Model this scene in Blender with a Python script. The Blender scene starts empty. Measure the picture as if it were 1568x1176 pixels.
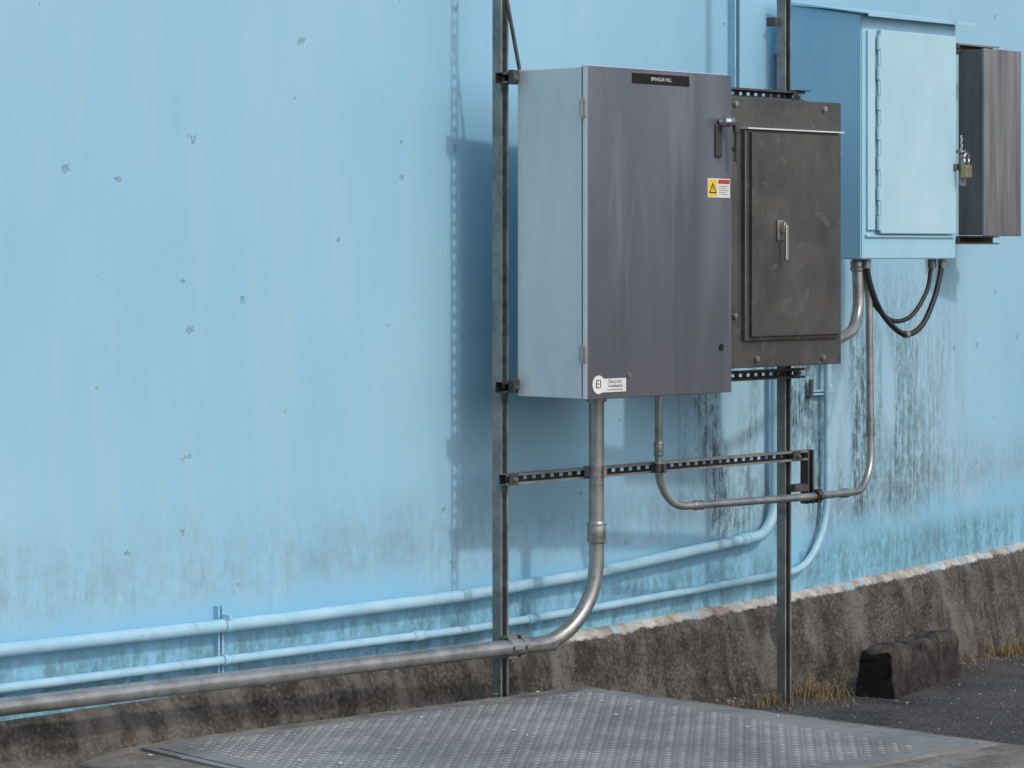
import bpy, bmesh, math, random
from mathutils import Vector, Matrix, noise
random.seed(4)
D=bpy.data
sc=bpy.context.scene
E=1.87
R=32.0; CX=-2.3; CY=32.225

# ------------------------------------------------------------ materials
class G:
    def __init__(s,name):
        s.m=D.materials.new(name); s.m.use_nodes=True
        s.t=s.m.node_tree; s.b=s.t.nodes['Principled BSDF']
        s.tc=s.t.nodes.new('ShaderNodeTexCoord').outputs['Object']
        sp=s.t.nodes.new('ShaderNodeSeparateXYZ'); s.t.links.new(s.tc,sp.inputs[0])
        s.x,s.y,s.z=sp.outputs[0],sp.outputs[1],sp.outputs[2]
    def put(s,sock,v):
        if isinstance(v,bpy.types.NodeSocket): s.t.links.new(v,sock)
        elif isinstance(v,(tuple,list)) and len(v)==3 and sock.type=='RGBA': sock.default_value=(*v,1)
        else: sock.default_value=v
    def M(s,op,a,b=0.0,clamp=False):
        n=s.t.nodes.new('ShaderNodeMath'); n.operation=op; n.use_clamp=clamp
        s.put(n.inputs[0],a); s.put(n.inputs[1],b); return n.outputs[0]
    def mix(s,f,a,b,mode='MIX'):
        n=s.t.nodes.new('ShaderNodeMix'); n.data_type='RGBA'; n.blend_type=mode
        s.put(n.inputs[0],f); s.put(n.inputs[6],a); s.put(n.inputs[7],b); return n.outputs[2]
    def vec(s,sx=1,sy=1,sz=1,off=(0,0,0)):
        n=s.t.nodes.new('ShaderNodeMapping'); s.t.links.new(s.tc,n.inputs[0])
        n.inputs['Scale'].default_value=(sx,sy,sz); n.inputs['Location'].default_value=off
        return n.outputs[0]
    def noise(s,v=None,scale=5,detail=3,rough=.55,dist=0):
        n=s.t.nodes.new('ShaderNodeTexNoise'); s.put(n.inputs['Vector'],v or s.tc)
        n.inputs['Scale'].default_value=scale; n.inputs['Detail'].default_value=detail
        n.inputs['Roughness'].default_value=rough; n.inputs['Distortion'].default_value=dist
        return n.outputs['Fac']
    def xz(s):
        n=s.t.nodes.new('ShaderNodeCombineXYZ'); s.t.links.new(s.x,n.inputs[0]); s.t.links.new(s.z,n.inputs[1]); return n.outputs[0]
    def vor(s,v=None,scale=5,dims='3D'):
        n=s.t.nodes.new('ShaderNodeTexVoronoi'); n.voronoi_dimensions=dims; s.put(n.inputs['Vector'],v or s.tc)
        n.inputs['Scale'].default_value=scale
        sp=s.t.nodes.new('ShaderNodeSeparateColor'); s.t.links.new(n.outputs['Color'],sp.inputs[0])
        return n.outputs['Distance'],sp.outputs[0]
    def mr(s,v,a,b,c=0.0,d=1.0,smooth=False):
        n=s.t.nodes.new('ShaderNodeMapRange'); n.clamp=True
        if smooth: n.interpolation_type='SMOOTHSTEP'
        s.put(n.inputs[0],v)
        for i,q in enumerate((a,b,c,d)): s.put(n.inputs[i+1],q)
        return n.outputs[0]
    def bump(s,h,strength=.3,dist=.01,prev=None):
        n=s.t.nodes.new('ShaderNodeBump'); s.put(n.inputs['Height'],h)
        n.inputs['Strength'].default_value=strength; n.inputs['Distance'].default_value=dist
        if prev: s.t.links.new(prev,n.inputs['Normal'])
        return n.outputs[0]
    def out(s,color=None,rough=.6,metal=0.0,normal=None,spec=.5):
        if color is not None: s.put(s.b.inputs['Base Color'],color)
        s.put(s.b.inputs['Roughness'],rough); s.put(s.b.inputs['Metallic'],metal)
        s.b.inputs['Specular IOR Level'].default_value=spec
        if normal: s.t.links.new(normal,s.b.inputs['Normal'])
        return s.m

def mk_wall():
    g=G('tank_blue_paint')
    big=g.noise(g.vec(.6,.5,.4),1.4,2)
    c=g.mix(g.mr(big,.3,.7),(.29,.55,.73),(.355,.61,.77))
    st=g.noise(g.vec(4,1,.45),2.0,3,.62)
    c=g.mix(g.mr(st,.48,.75,0,.20),c,(.48,.62,.70))
    c=g.mix(g.mr(st,.44,.25,0,.18),c,(.24,.45,.61))
    w=g.noise(g.vec(1.0,.1,1.0),2.2,3,.62)
    edge=g.M('ADD',g.M('MULTIPLY',w,.42),.50)
    drip=g.noise(g.vec(13,1,1.3,(1,0,0)),2.2,3,.72)
    fine=g.noise(g.vec(1,1,.6),32,3,.8)
    gm=g.M('MULTIPLY',g.mr(g.z,1.06,.74,0,1,True),g.mr(g.z,g.M('SUBTRACT',edge,.10),g.M('ADD',edge,.02)))
    gsrc=g.M('ADD',g.M('ADD',g.M('MULTIPLY',drip,.25),g.M('MULTIPLY',w,.45)),g.M('MULTIPLY',fine,.30))
    gm=g.M('MULTIPLY',gm,g.mr(gsrc,.41,.62,0,.62))
    c=g.mix(gm,c,(.18,.255,.30))
    fb=g.mr(g.z,edge,g.M('SUBTRACT',edge,.10),0,.7)
    c=g.mix(fb,c,(.225,.515,.715))
    dm=g.M('MULTIPLY',g.mr(g.z,.59,.50),g.mr(g.M('ADD',g.M('MULTIPLY',fine,.5),g.M('MULTIPLY',st,.5)),.42,.58,0,.75))
    c=g.mix(dm,c,(.11,.23,.27))  # shadow band below the upper pipe painted in together with greenish stain
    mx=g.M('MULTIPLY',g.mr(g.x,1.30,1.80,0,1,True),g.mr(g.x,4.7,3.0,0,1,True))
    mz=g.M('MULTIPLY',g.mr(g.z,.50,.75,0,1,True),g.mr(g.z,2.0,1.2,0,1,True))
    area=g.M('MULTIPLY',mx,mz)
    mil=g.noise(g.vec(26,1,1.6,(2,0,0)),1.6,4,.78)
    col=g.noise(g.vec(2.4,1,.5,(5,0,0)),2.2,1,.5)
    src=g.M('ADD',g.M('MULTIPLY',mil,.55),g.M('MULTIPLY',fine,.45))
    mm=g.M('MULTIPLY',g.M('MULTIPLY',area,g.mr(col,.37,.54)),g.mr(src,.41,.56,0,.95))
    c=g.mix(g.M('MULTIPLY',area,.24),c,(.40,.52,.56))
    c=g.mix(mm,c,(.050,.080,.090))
    vd,vc=g.vor(g.xz(),3.6,'2D')
    dd=g.M('ADD',vd,g.M('MULTIPLY',g.M('SUBTRACT',fine,.5),.32))
    rad=g.mr(vc,.25,1,-.045,.055)
    dq=g.M('SUBTRACT',dd,rad)
    chip=g.mr(dq,.010,-.010)
    rim=g.M('MULTIPLY',g.mr(dq,.035,.010),g.M('SUBTRACT',1,chip))
    c=g.mix(g.M('MULTIPLY',chip,.50),c,(.13,.27,.37))  # pock shading painted into the colour: dark pits, light rims
    c=g.mix(g.M('MULTIPLY',rim,.30),c,(.52,.70,.79))
    h=g.M('MULTIPLY',fine,g.mr(st,.42,.65,.16,.32))
    h=g.M('SUBTRACT',h,g.M('MULTIPLY',chip,.8))
    return g.out(c,.6,0,g.bump(h,.5,.012),.35)

def mk_footing():
    g=G('exposed_aggregate_concrete')
    v,vc=g.vor(None,58); n=g.noise(None,6,4,.7)
    c=g.mix(g.mr(n,.36,.66),(.042,.037,.033),(.130,.118,.106))
    c=g.mix(g.M('MULTIPLY',g.mr(v,.45,.15),g.mr(vc,.5,.9,0,.40)),c,(.25,.235,.215))
    c=g.mix(g.mr(v,.42,.75,0,.55),c,(.020,.017,.015))
    strk=g.noise(g.vec(3,1,.9),2.0,4,.65)
    c=g.mix(g.mr(strk,.49,.64,0,.65),c,(.19,.178,.16))
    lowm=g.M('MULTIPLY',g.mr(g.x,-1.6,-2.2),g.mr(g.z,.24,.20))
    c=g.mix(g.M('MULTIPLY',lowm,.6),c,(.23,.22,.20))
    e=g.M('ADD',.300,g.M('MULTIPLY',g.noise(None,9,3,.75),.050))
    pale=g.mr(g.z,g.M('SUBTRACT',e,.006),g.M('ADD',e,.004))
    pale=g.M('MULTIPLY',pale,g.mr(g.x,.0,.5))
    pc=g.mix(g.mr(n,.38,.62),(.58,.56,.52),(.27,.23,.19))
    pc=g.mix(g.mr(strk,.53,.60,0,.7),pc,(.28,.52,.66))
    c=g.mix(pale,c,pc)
    return g.out(c,.85,0,g.bump(g.M('SUBTRACT',1,v),.7,.008),.3)

def simple(name,c1,c2,scale=8,rough=.6,metal=0,bump=.15,bscale=40,stretch=(1,1,1),lo=.35,hi=.65,spec=.5,bd=.004,r2=None,dirt=None):
    g=G(name)
    n=g.noise(g.vec(*stretch),scale,3,.62)
    c=g.mix(g.mr(n,lo,hi),c1,c2)
    if dirt:
        c=g.mix(g.mr(g.noise(g.vec(*stretch,(4,2,7)),scale*2.7,4,.72),.55,.72,0,dirt[1]),c,dirt[0])
    rr=g.mr(n,.3,.7,rough,r2 if r2 else min(1,rough+.15))
    return g.out(c,rr,metal,g.bump(g.noise(None,bscale,2,.7),bump,bd) if bump>0 else None,spec)

M_wall=mk_wall(); M_foot=mk_footing()
M_galv=simple('galvanized_steel',(.29,.295,.29),(.44,.445,.435),10,.24,.65,.07,60,dirt=((.15,.138,.12),.5))
M_strut=simple('weathered_strut_steel',(.19,.195,.19),(.32,.325,.31),9,.42,.45,.12,80,dirt=((.08,.065,.055),.6))
M_strutd=simple('dark_strut_steel',(.060,.058,.056),(.12,.115,.11),9,.5,.4,.12,80)
M_pipeblue=simple('blue_painted_conduit',(.31,.56,.71),(.41,.65,.78),6,.4,0,.10,50,dirt=((.17,.31,.37),.45))
M_cabblue=simple('blue_enclosure_paint',(.34,.61,.765),(.40,.67,.81),2.2,.42,0,.04,30,(2,2,.8),dirt=((.28,.50,.62),.25))
M_cabdoor=simple('pale_blue_door_paint',(.40,.645,.765),(.47,.71,.81),2.2,.42,0,.04,30,(2,2,.8),dirt=((.30,.50,.60),.25))
M_side=simple('pale_steel_side',(.58,.655,.645),(.70,.75,.725),2.2,.45,.08,.03,25,(2,2,.8),dirt=((.80,.80,.74),.4))  # sky reflection put into the colour, so paler than the door
M_edge=simple('bright_steel_edge',(.70,.72,.72),(.80,.81,.81),4,.35,.1,.02)
M_black=simple('black_plastic',(.010,.010,.011),(.02,.02,.02),10,.5,0,.05,spec=.25)
M_rub=simple('rubber_cable',(.015,.015,.017),(.04,.04,.04),14,.5)
M_white=simple('white_label',(.70,.71,.70),(.78,.78,.77),10,.5,0,.02)
M_yel=simple('yellow_label',(.75,.52,.03),(.8,.58,.05),10,.5,0,.02)
M_red=simple('red_label',(.42,.05,.03),(.5,.07,.04),10,.5,0,.02)
M_chrome=simple('chrome_handle',(.55,.55,.56),(.7,.7,.7),10,.2,1,.02)
M_brass=simple('padlock_metal',(.30,.24,.14),(.42,.36,.24),20,.4,.8,.05)

def mk_door1():
    g=G('brushed_stainless_door')
    # wavy reflections painted in as broad vertical sweeps, plus fine dark streaks
    wv=g.noise(g.vec(2.2,1,.45,(0,0,.4)),1.3,2,.4,1.0)
    c=g.mix(g.mr(wv,.34,.66,0,1,True),(.135,.148,.195),(.215,.23,.285))  # dark base stands in for dark surroundings mirrored in the steel
    w2=g.noise(g.vec(7,1,.7,(4,0,2)),1.1,2,.45,1.2)
    c=g.mix(g.mr(w2,.54,.72,0,.28,True),c,(.36,.38,.43))
    c=g.mix(g.mr(g.z,1.95,1.40,0,.45,True),c,(.150,.150,.168))
    sm=g.noise(g.vec(30,1,1.0),2,3,.6)
    c=g.mix(g.mr(sm,.5,.75,0,.14),c,(.10,.105,.13))
    br=g.noise(g.vec(2,2,160),4,2)
    return g.out(c,g.mr(wv,.3,.7,.34,.26),.5,g.bump(br,.03,.002))
def mk_door2():
    g=G('dull_stainless')
    n=g.noise(g.vec(1,1,.8),5,4,.65,.4)
    c=g.mix(g.mr(n,.34,.68),(.074,.073,.074),(.132,.130,.128))
    sp=g.noise(None,13,4,.6,.8)
    c=g.mix(g.mr(sp,.59,.69,0,.35),c,(.24,.235,.225))
    return g.out(c,g.mr(n,.3,.7,.42,.28),.4,g.bump(g.noise(None,50,2),.05,.003))
def mk_box4():
    g=G('streaked_stainless')
    n=g.noise(g.vec(9,3,.5),1.6,4,.65,.3)
    c=g.mix(g.mr(n,.38,.66),(.15,.15,.162),(.33,.33,.345))
    return g.out(c,.32,.5,g.bump(g.noise(g.vec(120,60,2),2,2),.04,.002))
M_d1=mk_door1(); M_d2=mk_door2(); M_b4=mk_box4()
M_b4s=simple('brown_stainless_side',(.095,.078,.068),(.165,.14,.125),3,.42,.4,.04,30,(4,4,.7))  # side of the box, darker and browner than its cover

def mk_asphalt():
    g=G('asphalt')
    v,vc=g.vor(None,70); n=g.noise(None,2.2,4,.65)
    c=g.mix(g.mr(n,.35,.65),(.036,.033,.034),(.088,.080,.078))
    c=g.mix(g.M('MULTIPLY',g.mr(v,.5,.2),g.mr(vc,.6,.95,0,.85)),c,(.28,.27,.26))
    # soil gathered along the wall
    so=g.M('MULTIPLY',g.mr(g.y,-.15,.35),g.mr(g.noise(None,7,4,.7),.38,.60))
    c=g.mix(g.M('MULTIPLY',so,.7),c,(.085,.062,.042))
    return g.out(c,.8,0,g.bump(g.M('SUBTRACT',1,v),.9,.010),.35)
def mk_conc():
    g=G('slab_concrete')
    n=g.noise(None,6,4,.7); f=g.noise(None,60,3,.7)
    c=g.mix(g.mr(n,.36,.64),(.13,.12,.105),(.28,.26,.23))
    c=g.mix(g.mr(f,.54,.66,0,.6),c,(.07,.06,.05))
    return g.out(c,.85,0,g.bump(f,.6,.008),.3)
def mk_plate(name,k):
    g=G(name)
    n=g.noise(None,2.6,4,.68); f=g.noise(None,34,3,.7)
    c=g.mix(g.mr(n,.38,.62),(.175*k,.177*k,.176*k),(.275*k,.277*k,.272*k))
    c=g.mix(g.mr(f,.54,.70,0,.5),c,(.36*k,.36*k,.345*k))
    c=g.mix(g.mr(g.noise(None,9,4,.7),.56,.70,0,.6),c,(.165*k,.14*k,.115*k))
    return g.out(c,g.mr(n,.3,.7,.55,.7),.1,None,.4)
def mk_stop():
    g=G('wheel_stop_concrete')
    n=g.noise(None,12,4,.7)
    c=g.mix(g.mr(n,.38,.62),(.030,.026,.024),(.105,.092,.082))
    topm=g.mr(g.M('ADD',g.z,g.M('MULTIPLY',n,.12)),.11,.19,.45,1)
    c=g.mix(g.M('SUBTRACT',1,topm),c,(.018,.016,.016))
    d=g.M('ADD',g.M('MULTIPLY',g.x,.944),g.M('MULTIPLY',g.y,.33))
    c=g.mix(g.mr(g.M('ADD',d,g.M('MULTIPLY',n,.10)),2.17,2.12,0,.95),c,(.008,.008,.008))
    return g.out(c,.9,0,g.bump(g.noise(None,45,4,.8),1,.012),.2)
M_asph=mk_asphalt(); M_conc=mk_conc(); M_plate=mk_plate('tread_plate_steel',1.0); M_lug=mk_plate('worn_tread_lugs',1.45); M_stop=mk_stop()
M_grass=simple('dry_grass_blades',(.15,.10,.045),(.34,.245,.12),25,.8,0,.0)
M_roof=simple('tank_roof',(.4,.42,.42),(.5,.5,.5),3,.7)

# ------------------------------------------------------------ mesh helpers
def link(o): sc.collection.objects.link(o); return o
def empty(name,loc):
    o=D.objects.new(name,None); o.location=loc; o.empty_display_size=.1; return link(o)
def fin(bm,name,mat,parent=None,smooth=False,auto=None,mat2=None):
    bmesh.ops.recalc_face_normals(bm,faces=bm.faces)
    me=D.meshes.new(name); bm.to_mesh(me); bm.free(); me.materials.append(mat)
    if mat2: me.materials.append(mat2)
    if smooth:
        me.polygons.foreach_set('use_smooth',[True]*len(me.polygons))
        if auto:
            me.set_sharp_from_angle(angle=math.radians(auto))
    o=link(D.objects.new(name,me))
    if parent:
        o.parent=parent; o.matrix_parent_inverse=Matrix.Translation(-Vector(parent.location))
    return o
def bx(bm,x0,x1,y0,y1,z0,z1,bev=0.0,M=None,mi=0):
    vs=[bm.verts.new((x,y,z)) for x in(x0,x1) for y in(y0,y1) for z in(z0,z1)]
    F=[(0,1,3,2),(4,6,7,5),(0,4,5,1),(2,3,7,6),(0,2,6,4),(1,5,7,3)]
    fs=[bm.faces.new([vs[i] for i in f]) for f in F]
    for f in fs: f.material_index=mi
    bmesh.ops.recalc_face_normals(bm,faces=fs)
    if bev>0:
        es=list({e for f in fs for e in f.edges})
        r=bmesh.ops.bevel(bm,geom=es,offset=bev,segments=2,affect='EDGES',profile=.5)
        vs=list({v for f in r['faces'] for v in f.verts}|{v for v in vs if v.is_valid})
    if M is not None:
        for v in vs: v.co=M@v.co
    return vs
def box(name,mat,parent,*a,bev=0.0):
    bm=bmesh.new(); bx(bm,*a,bev=bev); return fin(bm,name,mat,parent)
def tube(bm,pts,r,seg=16,cap=True):
    pts=[Vector(p) for p in pts]; n=len(pts)
    if not hasattr(r,'__len__'): r=[r]*n
    rings=[]; up=None
    for i,p in enumerate(pts):
        t=(pts[min(i+1,n-1)]-pts[max(i-1,0)]).normalized()
        if up is None:
            up=Vector((0,0,1)) if abs(t.z)<.9 else Vector((1,0,0))
        up=(up-t*up.dot(t)).normalized(); s=t.cross(up)
        rings.append([bm.verts.new(p+(up*math.cos(a)+s*math.sin(a))*r[i]) for a in [2*math.pi*k/seg for k in range(seg)]])
    for a,b in zip(rings,rings[1:]):
        for k in range(seg): bm.faces.new((a[k],a[(k+1)%seg],b[(k+1)%seg],b[k]))
    if cap: bm.faces.new(rings[0]); bm.faces.new(rings[-1][::-1])
def cyl(bm,a,b,r,seg=20): tube(bm,[a,b],r,seg)
def fillet(pts,rad,n=12):
    P=[Vector(p) for p in pts]; out=[P[0]]
    for i in range(1,len(P)-1):
        r=rad[i-1] if hasattr(rad,'__len__') else rad
        if r<=0: out.append(P[i]); continue
        a=(P[i-1]-P[i]).normalized(); b=(P[i+1]-P[i]).normalized()
        ang=a.angle(b); 
        if ang>math.pi-.02: out.append(P[i]); continue
        d=r/math.tan(ang/2); c=P[i]+(a+b).normalized()*(r/math.sin(ang/2))
        p0=P[i]+a*d; p1=P[i]+b*d; v0=p0-c; v1=p1-c; th=v0.angle(v1)
        for k in range(n+1):
            t=k/n; out.append(c+(v0*math.sin((1-t)*th)+v1*math.sin(t*th))/math.sin(th))
    out.append(P[-1]); return out
def catmull(P,n=8):
    P=[Vector(p) for p in P]; P=[P[0]*2-P[1]]+P+[P[-1]*2-P[-2]]; o=[]
    for i in range(1,len(P)-2):
        for k in range(n):
            t=k/n; a,b,c,d=P[i-1:i+3]
            o.append(.5*((2*b)+(c-a)*t+(2*a-5*b+4*c-d)*t*t+(3*b-a-3*c+d)*t**3))
    o.append(P[-2]); return o
def strut(bm,p0,p1,odir,slotted=True,size=.041,w=.0075,rung=.024):
    """C-channel with return lips; p0-p1 is its centre line, odir the open side"""
    p0=Vector(p0);p1=Vector(p1); a=(p1-p0); L=a.length; a.normalize()
    o=Vector(odir).normalized(); s=a.cross(o).normalized()
    M=Matrix((( s.x,o.x,a.x,p0.x),(s.y,o.y,a.y,p0.y),(s.z,o.z,a.z,p0.z),(0,0,0,1)))
    h=size/2; t=.003; lp=.0085
    bx(bm,-h,-h+t,-h,h,0,L,M=M); bx(bm,h-t,h,-h,h,0,L,M=M)
    bx(bm,-h+t,-h+lp,h-t,h-.0004,0,L,M=M); bx(bm,h-lp,h-t,h-t,h-.0004,0,L,M=M)
    bx(bm,-h+lp-.003,-h+lp,h-.009,h-t,0,L,M=M); bx(bm,h-lp,h-lp+.003,h-.009,h-t,0,L,M=M)
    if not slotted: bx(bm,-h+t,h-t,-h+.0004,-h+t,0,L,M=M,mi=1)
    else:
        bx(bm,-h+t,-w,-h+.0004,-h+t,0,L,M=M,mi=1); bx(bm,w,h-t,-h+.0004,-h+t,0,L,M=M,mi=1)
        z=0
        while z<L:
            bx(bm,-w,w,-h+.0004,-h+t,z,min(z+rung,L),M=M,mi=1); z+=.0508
def mkstrut(name,p0,p1,odir,parent,slotted=True,mat=None,size=.041,w=.0065,rung=.028):
    bm=bmesh.new(); strut(bm,p0,p1,odir,slotted,size,w,rung)
    m=mat or M_strut
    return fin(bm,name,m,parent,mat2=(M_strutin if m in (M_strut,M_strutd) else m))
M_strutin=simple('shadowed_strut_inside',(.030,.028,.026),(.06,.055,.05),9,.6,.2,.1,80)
def wy(x,off=0): return CY-math.sqrt((R+off)**2-(x-CX)**2)

# ------------------------------------------------------------ water tank
tank=empty('water_tank',(CX,CY,0))
def thetas(x0,x1,step,coarse=.03):
    a=math.asin((x0-CX)/R); b=math.asin((x1-CX)/R); n=int((b-a)*R/step)
    L=[a+(b-a)*i/n for i in range(n+1)]
    m=int((2*math.pi-(b-a))/coarse)
    L+= [b+(2*math.pi-(b-a))*i/m for i in range(1,m)]
    return L
def ring(name,profile,T,mat,disp=None,smooth=True):
    bm=bmesh.new(); cols=[]
    for t in T:
        col=[]
        for (dr,z,k) in profile:
            r=R+dr; p=Vector((CX+r*math.sin(t),CY-r*math.cos(t),z))
            if disp and k>0:
                d=disp(p)*k; p=Vector((CX+(r+d)*math.sin(t),CY-(r+d)*math.cos(t),z+d*.25))
            col.append(bm.verts.new(p))
        cols.append(col)
    for i in range(len(cols)):
        a=cols[i]; b=cols[(i+1)%len(cols)]
        for j in range(len(profile)-1): bm.faces.new((a[j],b[j],b[j+1],a[j+1]))
    return fin(bm,name,mat,tank,smooth=smooth)
def wdisp(p):
    return .006*noise.noise(p*.9)+.0022*noise.noise(p*5)
ring('shell',[(0,.30,1)]+[(0,.34+.15*i,1) for i in range(24)]+[(0,4.5,0),(0,9,0)],thetas(-7,9,.12,.02),M_wall,wdisp)
def fdisp(p):
    return .020*noise.noise(p*4)+.012*noise.noise(p*13)+.006*noise.noise(p*34)+.003*noise.noise(p*70)
prof=[(-.02,.355,0),(.012,.352,.15),(.026,.343,.3),(.036,.33,.4),(.044,.315,.5),(.052,.30,.7),(.062,.286,1)]
prof+=[(.066+.004*i,.270-.020*i,1) for i in range(25)]
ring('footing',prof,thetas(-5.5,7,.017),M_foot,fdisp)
bm=bmesh.new()
vs=[bm.verts.new((CX+(R+.15)*math.sin(t),CY-(R+.15)*math.cos(t),9)) for t in [i*2*math.pi/128 for i in range(128)]]
top=bm.verts.new((CX,CY,12))
for i in range(128): bm.faces.new((vs[i],vs[(i+1)%128],top))
fin(bm,'roof',M_roof,tank)

# ------------------------------------------------------------ ground
def gz(x,y):
    return -.045*min(max(x-1.5,0),5)
xs=[-400,-60,-12,-4,0,1,1.5,2,2.5,3,4,5,6.5,9,20,60,400]; ys=[-400,-60,-12,-5,-2,0,1,2,3,8,60,400]
bm=bmesh.new(); gr=[[bm.verts.new((x,y,gz(x,y))) for y in ys] for x in xs]
for i in range(len(xs)-1):
    for j in range(len(ys)-1): bm.faces.new((gr[i][j],gr[i+1][j],gr[i+1][j+1],gr[i][j+1]))
fin(bm,'ground',M_asph)

# slab with hatch
slab=empty('concrete_slab',(-.9,-1.4,.22))
ZS=.22
bm=bmesh.new()
P=[(.33,-.03),(.33,-3.6),(-2.15,-3.6),(-2.06,.03),(-1.75,.19)]
def sub(P,st=.03):
    o=[]
    for i in range(len(P)):
        a=Vector(P[i]);b=Vector(P[(i+1)%len(P)]); n=max(1,int((b-a).length/st))
        for k in range(n):
            q=a.lerp(b,k/n); e=.007*noise.noise(Vector((q.x*9,q.y*9,0)))+.006*noise.noise(Vector((q.x*30,q.y*30,3)))
            o.append((q.x+e,q.y+e))
    return o
Q=sub(P); c=Vector((-.9,-1.7))
rows=[]
for ins,z in ((0,-.15),(0,ZS-.018),(.004,ZS-.006),(.014,ZS)):
    row=[]
    for q in Q:
        d=(c-Vector(q)).normalized()*ins
        row.append(bm.verts.new((q[0]+d.x,q[1]+d.y,z+(.003*noise.noise(Vector((q[0]*20,q[1]*20,5))) if z>.1 else 0))))
    rows.append(row)
for a,b in zip(rows,rows[1:]):
    for i in range(len(Q)): bm.faces.new((a[i],a[(i+1)%len(Q)],b[(i+1)%len(Q)],b[i]))
bm.faces.new(rows[-1])
fin(bm,'slab',M_conc,slab)

hatch=empty('access_hatch',(-.8,-1.1,ZS))
A=Vector((.235,-.165)); B=Vector((-1.765,.065)); C=Vector((-1.99,-1.75)); Dd=Vector((.245,-1.96))
def quad(bm,A,B,C,Dq,z0,z1):
    lo=[bm.verts.new((*p,z0)) for p in (A,B,C,Dq)]; hi=[bm.verts.new((*p,z1)) for p in (A,B,C,Dq)]
    bm.faces.new(hi); bm.faces.new(lo[::-1])
    for i in range(4): bm.faces.new((lo[i],lo[(i+1)%4],hi[(i+1)%4],hi[i]))
def inset(P,d):
    out=[]
    for i in range(4):
        p=P[i]; a=(P[i-1]-p).normalized(); b=(P[(i+1)%4]-p).normalized(); out.append(p+(a+b)*d)
    return out
O=[A,B,C,Dd]; I=inset(O,.035); I2=inset(O,.043)
bm=bmesh.new()
for i in range(4):
    j=(i+1)%4
    quad(bm,O[i],O[j],I[j],I[i],ZS-.01,ZS+.009)
fin(bm,'frame',M_plate,hatch)
bm=bmesh.new(); quad(bm,*inset(O,.02),ZS-.005,ZS+.003); fin(bm,'gap',M_black,hatch)
bm=bmesh.new(); quad(bm,*I2,ZS+.001,ZS+.010); fin(bm,'leaf',M_plate,hatch)
bm=bmesh.new()
ux=(B-A).normalized(); vx=Vector((ux.y,-ux.x)); 
if (Dd-A).dot(vx)<0: vx=-vx
pitch=.033; n1=int(1.86/pitch); n2=int(1.68/pitch)
for i in range(n1):
    for j in range(n2):
        p=A+ux*(.06+i*pitch)+vx*(.055+j*pitch)
        d=(ux+vx).normalized() if (i+j)%2 else (ux-vx).normalized()
        e=Vector((d.y,-d.x)); l=.0125; w=.0040; z=ZS+.0103
        q=[bm.verts.new((*(p+d*l),z)),bm.verts.new((*(p+e*w),z)),bm.verts.new((*(p-d*l),z)),bm.verts.new((*(p-e*w),z))]
        t1=bm.verts.new((*(p+d*l*.5),z+.0028)); t2=bm.verts.new((*(p-d*l*.5),z+.0028))
        for f in ((q[0],q[1],t1),(q[1],q[2],t2),(q[1],t2,t1),(q[2],q[3],t2),(q[3],q[0],t1),(q[3],t1,t2)): bm.faces.new(f)
me=D.meshes.new('tread_lugs'); bm.to_mesh(me); bm.free(); me.materials.append(M_lug)
o=link(D.objects.new('tread_lugs',me)); o.parent=hatch; o.matrix_parent_inverse=Matrix.Translation(-Vector(hatch.location))

bm=bmesh.new()
for i in range(45):
    x=random.uniform(-1.9,.25); y=random.uniform(-1.8,0); s=random.uniform(.003,.011)
    z=ZS+.0142; a0=random.random()*6.28
    bm.faces.new([bm.verts.new((x+s*math.cos(a0+k*1.26)*random.uniform(.5,1.2),y+s*math.sin(a0+k*1.26)*random.uniform(.5,1.2),z+random.random()*.003)) for k in range(5)])
fin(bm,'paint_flakes',M_white)

# ------------------------------------------------------------ rack
rack=empty('strut_rack',(.8,.03,0))
YP=.063; YR=.0215
mkstrut('post',(-.025,YP,.19),(-.025,YP,3.6),(0,-1,0),rack,True,None,.043,.0105,.018)
mkstrut('post_far',(1.707,YP,-.05),(1.707,YP,3.6),(0,-1,0),rack,False,None,.043)
ZT=E+.655; ZB=E-.50; ZL=E-.845
mkstrut('rail_top',(-.075,YR,ZT),(1.77,YR,ZT),(0,-1,0),rack,True,M_strutd)
mkstrut('rail_bottom',(-.075,YR,ZB),(1.77,YR,ZB),(0,-1,0),rack,True,M_strutd)
mkstrut('rail_low',(-.055,YR,ZL),(1.79,YR,ZL),(0,-1,0),rack,True,M_strut)
bm=bmesh.new(); bm2=bmesh.new()
for z in (ZT,ZB,ZL):
    for x in (-.025,1.707):
        bx(bm,x-.022,x+.026,-.006,-.0005,z-.021,z+.021,bev=.002)
        cyl(bm2,(x,-.016,z),(x,-.006,z),.009,6)
        cyl(bm2,(x,-.024,z),(x,-.016,z),.005,10)
for z in (ZT,ZB):
    bx(bm,-.046,-.001,-.012,-.0065,z-.012,z+.03,bev=.002)
    bx(bm,-.05,-.044,-.03,.0,z-.02,z+.03,bev=.002)
bx(bm,1.70,1.78,-.02,.04,ZT+.0215,ZT+.026)
fin(bm,'brackets',M_strutd,rack); fin(bm2,'bolts',M_strut,rack)
bm=bmesh.new(); cyl(bm,(-.03,.05,E+1.05),(.035,.02,E+.685),.0075,10); fin(bm,'brace',M_strutd,rack)
mkstrut('outrigger',(1.812,.0215,.82),(1.812,.0215,1.045),(0,-1,0),rack,False,M_strutd)
box('outrigger_arm',M_strutd,rack,1.70,1.79,-.0,.0405,.875,.905)
bm=bmesh.new()
for x,z in ((.62,ZT),(.62,ZB),(1.60,ZT-.3),(1.60,ZB+.2)):
    bx(bm,x-.02,x+.02,.043,wy(x)+.01,z-.02,z+.02)
bx(bm,1.655,1.684,.07,.115,E+.950,E+.985)
fin(bm,'standoffs',M_strutd,rack)

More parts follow.
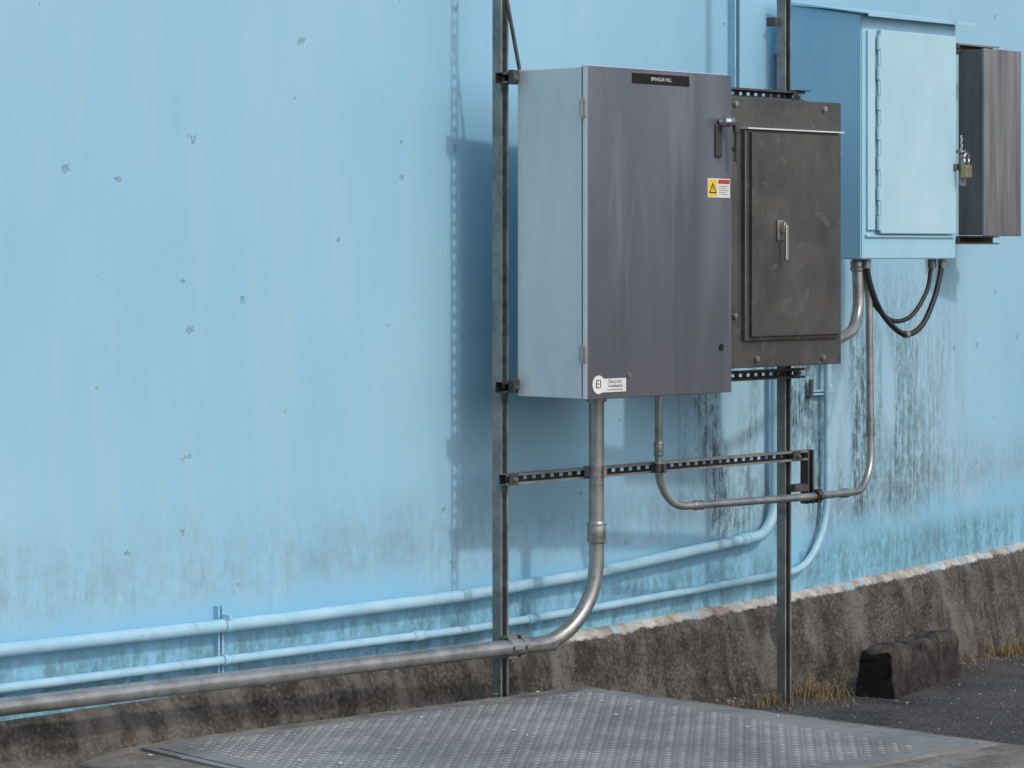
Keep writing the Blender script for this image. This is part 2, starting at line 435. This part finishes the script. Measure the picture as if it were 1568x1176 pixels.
ws=empty('wall_strut',(1.888,wy(1.888),2.6))
mkstrut('channel',(1.888,wy(1.888)-.026,1.8),(1.888,wy(1.888)-.026,3.5),(0,-1,0),ws,True,M_pipeblue)

# ------------------------------------------------------------ enclosure 1
W1=.84; T1=E+.686; B1=E-.534
c1=empty('electrical_cabinet',(W1/2,-.17,B1))
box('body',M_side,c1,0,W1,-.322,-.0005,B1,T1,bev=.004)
box('gasket',M_black,c1,.006,W1-.006,-.3285,-.3222,B1+.008,T1-.008)
bm=bmesh.new(); bx(bm,0,W1,-.352,-.329,B1-.003,T1+.003,bev=.003); fin(bm,'door',M_d1,c1)
box('door_edge_trim',M_edge,c1,-.0022,-.0003,-.3500,-.3305,B1,T1)
box('body_edge_trim',M_edge,c1,-.0018,-.0003,-.3215,-.3155,B1+.004,T1-.004)
box('drip_lip',M_edge,c1,-.002,W1+.002,-.334,-.322,T1+.0035,T1+.006)
bm=bmesh.new()
for z in (E+.53,E-.37):
    bx(bm,-.010,-.0025,-.348,-.318,z-.03,z+.03,bev=.002); cyl(bm,(-.011,-.332,z-.034),(-.011,-.332,z+.034),.005,10)
fin(bm,'hinges',M_galv,c1)
yf=-.3524
box('nameplate',M_black,c1,.248,.581,yf-.0015,yf,E+.634,E+.673)
def text(s,x,z,size,mat,parent,y,name):
    cu=D.curves.new(name,'FONT'); cu.body=s; cu.size=size; cu.align_x='CENTER'; cu.align_y='CENTER'
    t=link(D.objects.new(name+'_tmp',cu)); bpy.context.view_layer.update()
    dg=bpy.context.evaluated_depsgraph_get(); me=D.meshes.new_from_object(t.evaluated_get(dg))
    D.objects.remove(t)
    Mx=Matrix.Translation((x,y,z))@Matrix.Rotation(math.pi/2,4,'X'); me.transform(Mx)
    me.materials.clear(); me.materials.append(mat)
    o=link(D.objects.new(name,me)); o.parent=parent; o.matrix_parent_inverse=Matrix.Translation(-Vector(parent.location)); return o
text('SPRAGUE HILL',.415,E+.6535,.019,M_white,c1,yf-.0022,'nameplate_text')
box('warning_label',M_white,c1,.692,.828,yf-.0012,yf,E+.215,E+.288)
box('warning_label_red',M_red,c1,.755,.825,yf-.0018,yf-.0013,E+.268,E+.284)
box('warning_label_yellow',M_yel,c1,.696,.748,yf-.0018,yf-.0013,E+.219,E+.284)
def tri(name,mat,cx_,cz,s,y):
    bm=bmesh.new(); v=[bm.verts.new((cx_+dx*s,y,cz+dz*s)) for dx,dz in ((-1,-.8),(1,-.8),(0,1))]
    bm.faces.new(v); return fin(bm,name,mat,c1)
tri('warning_triangle',M_black,.722,E+.250,.023,yf-.0022); tri('warning_triangle_in',M_yel,.722,E+.248,.015,yf-.0026)
bm=bmesh.new(); bx(bm,.7205,.7235,yf-.0032,yf-.0029,E+.242,E+.258); 
for k in range(5): bx(bm,.758,.815-.008*(k%2),yf-.0018,yf-.0014,E+.226+k*.008,E+.2275+k*.008)
fin(bm,'warning_print',M_black,c1)
box('maker_label',M_white,c1,.072,.213,yf-.0012,yf,E-.512,E-.462)
bm=bmesh.new(); cyl(bm,(.058,yf-.0026,E-.483),(.058,yf,E-.483),.034,32); fin(bm,'maker_label_disc',M_white,c1)
text('EI',.056,E-.482,.045,M_black,c1,yf-.0032,'maker_label_text')
text('Electrical',.150,E-.473,.020,M_black,c1,yf-.0018,'maker_label_line')
text('Installations',.153,E-.489,.017,M_black,c1,yf-.0018,'maker_label_line')
text('automation & controls',.150,E-.503,.0095,M_black,c1,yf-.0018,'maker_label_line')
bm=bmesh.new(); cyl(bm,(.775,yf-.003,E-.362),(.775,yf+.002,E-.362),.013,24); fin(bm,'keyhole',M_black,c1)
bm=bmesh.new(); cyl(bm,(.232,yf-.004,E-.452),(.232,yf+.002,E-.452),.010,16); fin(bm,'door_stud',M_galv,c1)
bm=bmesh.new(); bx(bm,.735,.775,yf-.008,yf,E+.37,E+.50,bev=.006); fin(bm,'handle_plate',M_strutd,c1)
bm=bmesh.new(); cyl(bm,(.760,yf-.006,E+.505),(.790,yf-.058,E+.507),.015,24); cyl(bm,(.752,yf-.03,E+.505),(.775,yf-.036,E+.506),.021,24)
fin(bm,'handle_hub',M_chrome,c1,True,40)
bm=bmesh.new(); tube(bm,catmull([(.800,yf-.048,E+.51),(.808,yf-.050,E+.46),(.812,yf-.046,E+.39),(.812,yf-.042,E+.355)]),[.013]*8+[.010]*8+[.008]*9,12)
fin(bm,'handle_lever',M_strutd,c1,True)

# ------------------------------------------------------------ enclosure 2
x0,x1_=1.07,1.819; T2=E+.625; B2=E-.459
c2=empty('electrical_cabinet',((x0+x1_)/2,-.07,B2))
box('body',M_d2,c2,x0,x1_,-.150,-.0005,B2,T2,bev=.004)
bm=bmesh.new(); bx(bm,1.155,1.785,-.166,-.1505,E-.350,E+.497,bev=.003); fin(bm,'door_frame',M_d2,c2)
bm=bmesh.new(); bx(bm,1.185,1.775,-.182,-.1665,E-.335,E+.485,bev=.004); fin(bm,'door',M_d2,c2)
box('drip_edge',M_edge,c2,1.15,1.79,-.188,-.150,E+.4975,E+.503)
box('frame_highlight',M_galv,c2,1.1555,1.1585,-.1695,-.1665,E-.345,E+.49)
bm=bmesh.new()
for x,z in ((1.115,.595),(1.70,.595),(1.11,.42),(1.11,-.25),(1.80,-.23),(1.80,.41),(1.25,-.425),(1.69,-.43)):
    cyl(bm,(x,-.150,E+z),(x,-.158,E+z),.013,16); bx(bm,x-.009,x+.009,-.163,-.157,E+z-.009,E+z+.009,bev=.003)
fin(bm,'clamp_screws',M_galv,c2)
bm=bmesh.new(); bx(bm,1.338,1.386,-.192,-.182,E+.05,E+.135,bev=.004); fin(bm,'latch_plate',M_strut,c2)
bm=bmesh.new(); bx(bm,1.352,1.374,-.212,-.193,E+.085,E+.125,bev=.003); bx(bm,1.354,1.372,-.222,-.206,E-.03,E+.115,bev=.004); fin(bm,'latch_lever',M_chrome,c2)

# ------------------------------------------------------------ enclosure 3 (blue)
X0,X1=2.205,2.917; Y0,Y1=.03,.455; B3=E-.025; T3=E+1.027
c3=empty('electrical_cabinet',((X0+X1)/2,.24,B3))
bm=bmesh.new()
v=[bm.verts.new(p) for p in ((X0,Y0,B3),(X1,Y0,B3),(X1,Y1,B3),(X0,Y1,B3),(X0,Y0,T3),(X1,Y0,T3),(X1,Y1,T3+.07),(X0,Y1,T3+.07))]
for f in ((0,1,2,3),(4,7,6,5),(0,4,5,1),(1,5,6,2),(2,6,7,3),(3,7,4,0)): bm.faces.new([v[i] for i in f])
bmesh.ops.bevel(bm,geom=list(bm.edges),offset=.005,segments=2,affect='EDGES')
fin(bm,'body',M_cabblue,c3)
bm=bmesh.new()
def slope(y): return T3+.006+(y-Y0)*.07/(Y1-Y0)
ya,yb=Y0-.05,Y1+.02; xa,xb=X0-.02,X1+.085
q=[(xa,ya,slope(ya)),(xb,ya,slope(ya)),(xb,yb,slope(yb)),(xa,yb,slope(yb))]
lo=[bm.verts.new(p) for p in q]; hi=[bm.verts.new((p[0],p[1],p[2]+.006)) for p in q]
bm.faces.new(hi); bm.faces.new(lo[::-1])
for i in range(4): bm.faces.new((lo[i],lo[(i+1)%4],hi[(i+1)%4],hi[i]))
bx(bm,xa,xb,ya-.003,ya,slope(ya)-.008,slope(ya)+.005)
fin(bm,'rain_hood',M_pipeblue,c3)
box('frame_strip',M_cabdoor,c3,2.238,2.292,Y0-.012,Y0-.0005,E+.10,E+.96,bev=.003)
box('door',M_cabdoor,c3,2.316,2.886,Y0-.024,Y0-.001,E+.085,E+.967,bev=.005)
box('bottom_lip',M_cabblue,c3,2.23,2.90,Y0-.010,Y0-.0005,E+.070,E+.080)
bm=bmesh.new(); z=E+.10; k=0
while z<E+.93:
    cyl(bm,(2.305,Y0-.020,z),(2.305,Y0-.020,z+.062),.0105 if k%2==0 else .0062,12); z+=.065; k+=1
fin(bm,'piano_hinge',M_cabdoor,c3,True,40)
bm=bmesh.new(); bx(bm,2.860,2.905,Y0-.034,Y0-.0245,E+.37,E+.40,bev=.003); bx(bm,2.885,2.925,Y0-.05,Y0-.036,E+.30,E+.44,bev=.004)
bx(bm,2.887,2.93,Y0-.045,Y0+.01,E+.45,E+.462,bev=.002); fin(bm,'hasp',M_strut,c3)
bm=bmesh.new(); bx(bm,2.872,2.922,Y0-.085,Y0-.055,E+.335,E+.392,bev=.005); fin(bm,'padlock_body',M_brass,c3)
bm=bmesh.new()
tube(bm,[(2.897+.017*math.cos(a),Y0-.07,E+.425+.020*math.sin(a)) for a in [math.pi*i/12 for i in range(13)]],.0045,8)
cyl(bm,(2.914,Y0-.07,E+.39),(2.914,Y0-.07,E+.425),.0045,8); cyl(bm,(2.880,Y0-.07,E+.39),(2.880,Y0-.07,E+.425),.0045,8)
for i in range(5):
    cz=E+.46+.014*i; tube(bm,[(2.895+.006*math.cos(a),Y0-.045+(.006*math.sin(a) if i%2 else 0),cz+(.0 if i%2 else .010*math.sin(a))) for a in [2*math.pi*k/10 for k in range(11)]],.002,6)
fin(bm,'padlock_shackle',M_chrome,c3,True)
bm=bmesh.new()
for z in (B3+.12,T3-.12): bx(bm,X0+.05,X1-.05,Y1,wy(2.9)+.03,z-.025,z+.025)
fin(bm,'mounting_rails',M_pipeblue,c3)

# ------------------------------------------------------------ enclosure 4
c4=empty('electrical_cabinet',(4.0,.57,E+.09))
box('body',M_b4s,c4,3.841,4.157,.512,.65,E+.088,E+.984,bev=.004)
box('cover',M_b4,c4,3.838,4.160,.497,.5115,E+.084,E+.988,bev=.003)
for z,nm in ((E+1.0,'rail_top'),(E+.065,'rail_bottom')):
    mkstrut(nm,(3.79,.672,z),(4.20,.672,z),(0,-1,0),c4,False,M_strut)
bm=bmesh.new()
for z in (E+1.0,E+.065):
    bx(bm,4.00,4.04,.694,wy(4.02)+.02,z-.02,z+.02)
fin(bm,'standoffs',M_strutd,c4)
bm=bmesh.new()
for z in (E+1.0,E+.065):
    bx(bm,3.800,3.835,.643,.6505,z-.018,z+.018,bev=.002); cyl(bm,(3.817,.643,z),(3.817,.630,z),.010,6)
fin(bm,'bolts',M_strutd,c4)

# ------------------------------------------------------------ conduits
def coupling(bm,p,d,r,l):
    p=Vector(p); d=Vector(d).normalized()
    tube(bm,[p-d*l/2,p-d*(l/2-.006),p+d*(l/2-.006),p+d*l/2],[r*1.08,r*1.2,r*1.2,r*1.08],20)
    for s in (-1,1): tube(bm,[p+d*s*(l/2-.012)-d*.004,p+d*s*(l/2-.012)+d*.004],[r*1.3]*2,20)
m1=empty('steel_conduit',(.3,-.02,.4))
r=.0295
bm=bmesh.new()
path=fillet([(-7.0,.10,.497),(-3.5,.05,.452),(-.02,.008,.398),(.10,-.002,.396),(.411,-.033,.400),(.411,-.033,B1+.02)],[4,6,0,.30],18)
tube(bm,path,r,24); fin(bm,'pipe',M_galv,m1,True,50)
bm=bmesh.new(); coupling(bm,(.411,-.033,.80),(0,0,1),r,.085)
tube(bm,[(.411,-.033,B1-.035),(.411,-.033,B1-.001)],[.040,.040],20); fin(bm,'couplings',M_galv,m1,True,40)
bm=bmesh.new()
def strap_v(bm,x,y,z,r,w=.04):
    tube(bm,[(x,y,z-w/2),(x,y,z+w/2)],[r+.004]*2,20); bx(bm,x-r-.006,x+r+.006,y+.012,y+r+.002,z-w/2,z+w/2)
    bx(bm,x-.008,x+.008,y-r-.018,y-r+.002,z-w/2,z+w/2,bev=.002)
def strap_h(bm,x,y,z,r,w=.045):
    tube(bm,[(x-w/2,y,z),(x+w/2,y,z)],[r+.004]*2,20); bx(bm,x-w/2,x+w/2,y-r-.014,y-r+.001,z-.007,z+.007,bev=.002)
    bx(bm,x-w/2,x+w/2,y-.006,y+r,z-r-.012,z+r+.012)
strap_v(bm,.411,-.033,ZL+.01,r); strap_h(bm,-.022,.008,.398,r,.05); strap_h(bm,.03,.004,.3975,r,.022); fin(bm,'clamps',M_strut,m1)

m2=empty('steel_conduit',(1.5,-.02,.86)); r2=.016
bm=bmesh.new()
path=fillet([(.794,-.022,B1+.02),(.794,-.022,.868),(1.79,-.050,.856),(2.345,.08,.842),(2.351,.095,1.66),(2.315,.10,B3+.01)],[.16,1.5,.17,.15],12)
tube(bm,path,r2,18); fin(bm,'pipe',M_galv,m2,True,50)
bm=bmesh.new(); coupling(bm,(.794,-.022,1.10),(0,0,1),r2,.06); coupling(bm,(1.03,-.0287,.865),(1,-.028,-.012),r2,.06)
coupling(bm,(2.06,.013,.849),(.555,.13,-.014),r2,.06); coupling(bm,(2.350,.088,1.115),(0,0,1),r2,.09)
tube(bm,[(.794,-.022,B1-.03),(.794,-.022,B1-.001)],[.025]*2,16); fin(bm,'couplings',M_galv,m2,True,40)
bm=bmesh.new(); strap_v(bm,.794,-.022,ZL,r2,.035); strap_h(bm,1.80,-.048,.856,r2,.03); fin(bm,'clamps',M_strutd,m2)

m3=empty('steel_conduit',(2.1,.05,1.5))
bm=bmesh.new(); tube(bm,fillet([(1.815,-.06,1.505),(2.03,.02,1.505),(2.285,.10,1.55),(2.285,.11,B3+.01)],[.5,.16],12),.024,20)
coupling(bm,(2.285,.11,B3-.03),(0,0,1),.024,.05)
fin(bm,'pipe',M_galv,m3,True,50)

cb=empty('drop_cable',(2.6,.08,1.6))
bm=bmesh.new(); tube(bm,catmull([(2.30,.07,B3+.005),(2.315,.07,1.76),(2.39,.075,1.64),(2.49,.075,1.555),(2.60,.075,1.512),(2.71,.07,1.55),(2.80,.07,1.66),(2.85,.07,1.77),(2.868,.07,B3+.005)]),.0125,12)
fin(bm,'cable',M_rub,cb,True)
bm=bmesh.new(); tube(bm,catmull([(2.33,.12,B3+.005),(2.34,.12,1.78),(2.40,.12,1.67),(2.50,.12,1.595),(2.60,.12,1.57),(2.70,.11,1.60),(2.79,.10,1.70),(2.82,.10,1.79),(2.83,.10,B3+.005)]),.010,12)
fin(bm,'cable_inner',M_rub,cb,True)
bm=bmesh.new()
for p in ((2.30,.07),(2.868,.07),(2.33,.12),(2.83,.10)): cyl(bm,(p[0],p[1],B3-.04),(p[0],p[1],B3-.001),.019,12)
cyl(bm,(2.585,.075,1.513),(2.612,.075,1.513),.0165,14)
fin(bm,'glands',M_strut,cb,True,40)

p1=empty('painted_conduit',(0,.2,.58))
bm=bmesh.new()
base=[(x,wy(x,.05),z) for x,z in ((-7,.60),(-4,.595),(-2.2,.59),(-1,.575),(0,.570),(.8,.585),(1.5,.615),(2.20,.64))]
pts=fillet(base+[(2.21,wy(2.21,.05),2.1)],[6,6,6,6,6,6,.17],10)
tube(bm,pts,.0235,18); fin(bm,'pipe',M_pipeblue,p1,True,50)
bm=bmesh.new()
for x,z in ((1.93,.631),): coupling(bm,(x,wy(x,.05),z),(1,.1,.02),.0235,.06)
fin(bm,'couplings',M_pipeblue,p1,True,40)
p2=empty('painted_conduit',(0,.2,.46))
bm=bmesh.new()
base=[(x,wy(x,.045),z) for x,z in ((-7,.475),(-4,.472),(-2.2,.466),(-1,.455),(0,.438),(1,.445),(1.9,.45),(2.68,.455))]
pts=fillet(base+[(2.69,wy(2.69,.045),2.0)],[6,6,6,6,6,6,.33],12)
tube(bm,pts,.0165,18); fin(bm,'pipe',M_pipeblue,p2,True,50)
bm=bmesh.new()
for x,z in ((.40,.441),(-.28,.443)): coupling(bm,(x,wy(x,.045),z),(1,.1,0),.0165,.06)
coupling(bm,(2.69,wy(2.69,.045),1.25),(0,0,1),.0165,.05)
fin(bm,'couplings',M_pipeblue,p2,True,40)
for x in (-1.28,-4.2):
    s=empty('pipe_bracket',(x,wy(x),.55))
    mkstrut('channel',(x,wy(x)-.013,.41),(x,wy(x)-.013,.645),(0,-1,0),s,False,M_pipeblue,.026)
    bm=bmesh.new()
    for z,rr,of in ((.579,.0235,.05),(.459,.0165,.045)):
        tube(bm,[(x-.010,wy(x,of),z),(x+.010,wy(x,of),z)],[rr+.003]*2,16)
    bx(bm,x-.006,x+.006,wy(x,.075),wy(x,.03),.60,.618,bev=.002)
    fin(bm,'straps',M_pipeblue,s)
s=empty('pipe_bracket',(2.58,wy(2.58),1.2))
mkstrut('channel',(2.56,wy(2.6)-.012,1.24),(2.75,wy(2.6)-.012,1.24),(0,-1,0),s,False,M_pipeblue,.024)
box('clamp',M_strutd,s,2.555,2.575,wy(2.6)-.035,wy(2.6)-.0245,1.22,1.30)

# ------------------------------------------------------------ wheel stop
st=empty('wheel_stop',(2.6,.1,-.05))
ax=Vector((.944,.33,0)); pr=Vector((-.33,.944,0)); o0=Vector((2.225,-.135,0))
bm=bmesh.new(); L=1.08; nL=60
prof=[(0,-.12),(.006,.0),(.020,.185),(.034,.213),(.09,.217),(.145,.212),(.160,.185),(.180,.0),(.188,-.12)]
def refine(p,st=.013):
    o=[]
    for a,b in zip(p,p[1:]):
        k=max(1,int(math.hypot(b[0]-a[0],b[1]-a[1])/st))
        for i in range(k): o.append((a[0]+(b[0]-a[0])*i/k,a[1]+(b[1]-a[1])*i/k))
    return o+[p[-1]]
prof=refine(prof); rows=[]
for i in range(nL+1):
    l=L*i/nL; row=[]
    for (w,z) in prof:
        p=o0+ax*l+pr*w+Vector((0,0,z+gz(2.3+l,0)))
        n1_=abs(noise.noise(p*7+Vector((3,1,0))))
        p-=Vector((0,0,1))*.035*max(0,n1_-.18)*(1 if z>.15 else 0)*2
        p+=Vector((noise.noise(p*11),noise.noise(p*11+Vector((5,0,0))),noise.noise(p*11+Vector((0,9,0)))))*.010
        p+=Vector((1,1,1))*.009*noise.noise(p*38)
        row.append(bm.verts.new(p))
    rows.append(row)
for a,b in zip(rows,rows[1:]):
    for j in range(len(prof)-1): bm.faces.new((a[j],b[j],b[j+1],a[j+1]))
bm.faces.new(rows[0]); bm.faces.new(rows[-1][::-1])
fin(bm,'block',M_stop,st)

# ------------------------------------------------------------ dry grass
bm=bmesh.new()
def blade(x,y,h,z0):
    a=random.random()*6.28; lean=random.uniform(.3,1.4)*h; w=random.uniform(.0010,.0022)
    d=Vector((math.cos(a),math.sin(a),0)); s=Vector((-d.y,d.x,0))*w
    b=Vector((x,y,z0)); m=b+d*lean*.35+Vector((0,0,h*.6)); t=b+d*lean+Vector((0,0,h*random.uniform(.5,1)))
    v=[bm.verts.new(p) for p in (b-s,b+s,m+s*.7,m-s*.7,t)]
    bm.faces.new(v[:4]); bm.faces.new((v[3],v[2],v[4]))
def tuft(x,y,n,sp,h):
    for i in range(n):
        a=random.random()*6.28; q=sp*abs(random.gauss(0,.5)); xx=x+q*math.cos(a); yy=y+q*math.sin(a)
        blade(xx,yy,h*random.uniform(.4,1.1),gz(xx,yy)-.005)
tuft(1.64,.06,130,.14,.07); tuft(1.45,.06,70,.15,.05); tuft(1.98,.14,190,.13,.11); tuft(2.10,.10,150,.12,.08); tuft(1.85,-.05,110,.2,.04)
for i in range(22):
    x=3.4+i*.12+random.uniform(-.05,.05); tuft(x,wy(x)-.22,random.randint(8,50),.12,.05)
for i in range(6): tuft(4.25+.23*i,wy(4.2+.25*i)-.27,random.randint(60,190),.16,.12)
for i in range(12):
    x=random.uniform(.4,3.3); tuft(x,wy(x)-.20,16,.08,.04)
fin(bm,'dry_grass',M_grass)
bm=bmesh.new()
for i in range(900):
    x=random.uniform(.5,6); y=random.uniform(-1.4,wy(x)-.18) if random.random()<.5 else wy(x)-.19-abs(random.gauss(0,.10))
    s=random.uniform(.003,.010); m=Matrix.Translation((x,y,gz(x,y)+s*.3))@Matrix.Rotation(random.random()*6,4,'Z')@Matrix.Diagonal((s,s*.8,s*.6,1))
    bmesh.ops.create_icosphere(bm,subdivisions=1,radius=1,matrix=m)
fin(bm,'gravel',M_conc)

# ------------------------------------------------------------ light and camera
w=D.worlds.new('World'); sc.world=w; w.use_nodes=True; nt=w.node_tree
sky=nt.nodes.new('ShaderNodeTexSky'); sky.sky_type='NISHITA'; sky.sun_disc=False
el=math.radians(41); az=math.radians(181)
sky.sun_elevation=el; sky.sun_rotation=az; sky.dust_density=2.4; sky.air_density=1.0
nt.links.new(sky.outputs[0],nt.nodes['Background'].inputs[0]); nt.nodes['Background'].inputs[1].default_value=.15
sd=Vector((math.sin(az)*math.cos(el),math.cos(az)*math.cos(el),math.sin(el)))
L=D.lights.new('sun','SUN'); L.energy=1.1; L.angle=math.radians(3.2); L.color=(1,.97,.92)
so=link(D.objects.new('sun',L)); so.rotation_euler=sd.to_track_quat('Z','Y').to_euler(); so.location=(-5,-20,20)
cam=D.cameras.new('camera'); co=link(D.objects.new('camera',cam))
co.location=(-8.059,-7.488,E); co.rotation_euler=(math.radians(90),0,math.radians(-47))
cam.sensor_width=36; cam.lens=4500/1568*36; cam.shift_y=-200/1568; cam.clip_end=2000
sc.camera=co
sc.view_settings.view_transform='Standard'; sc.view_settings.look='None'; sc.view_settings.exposure=0
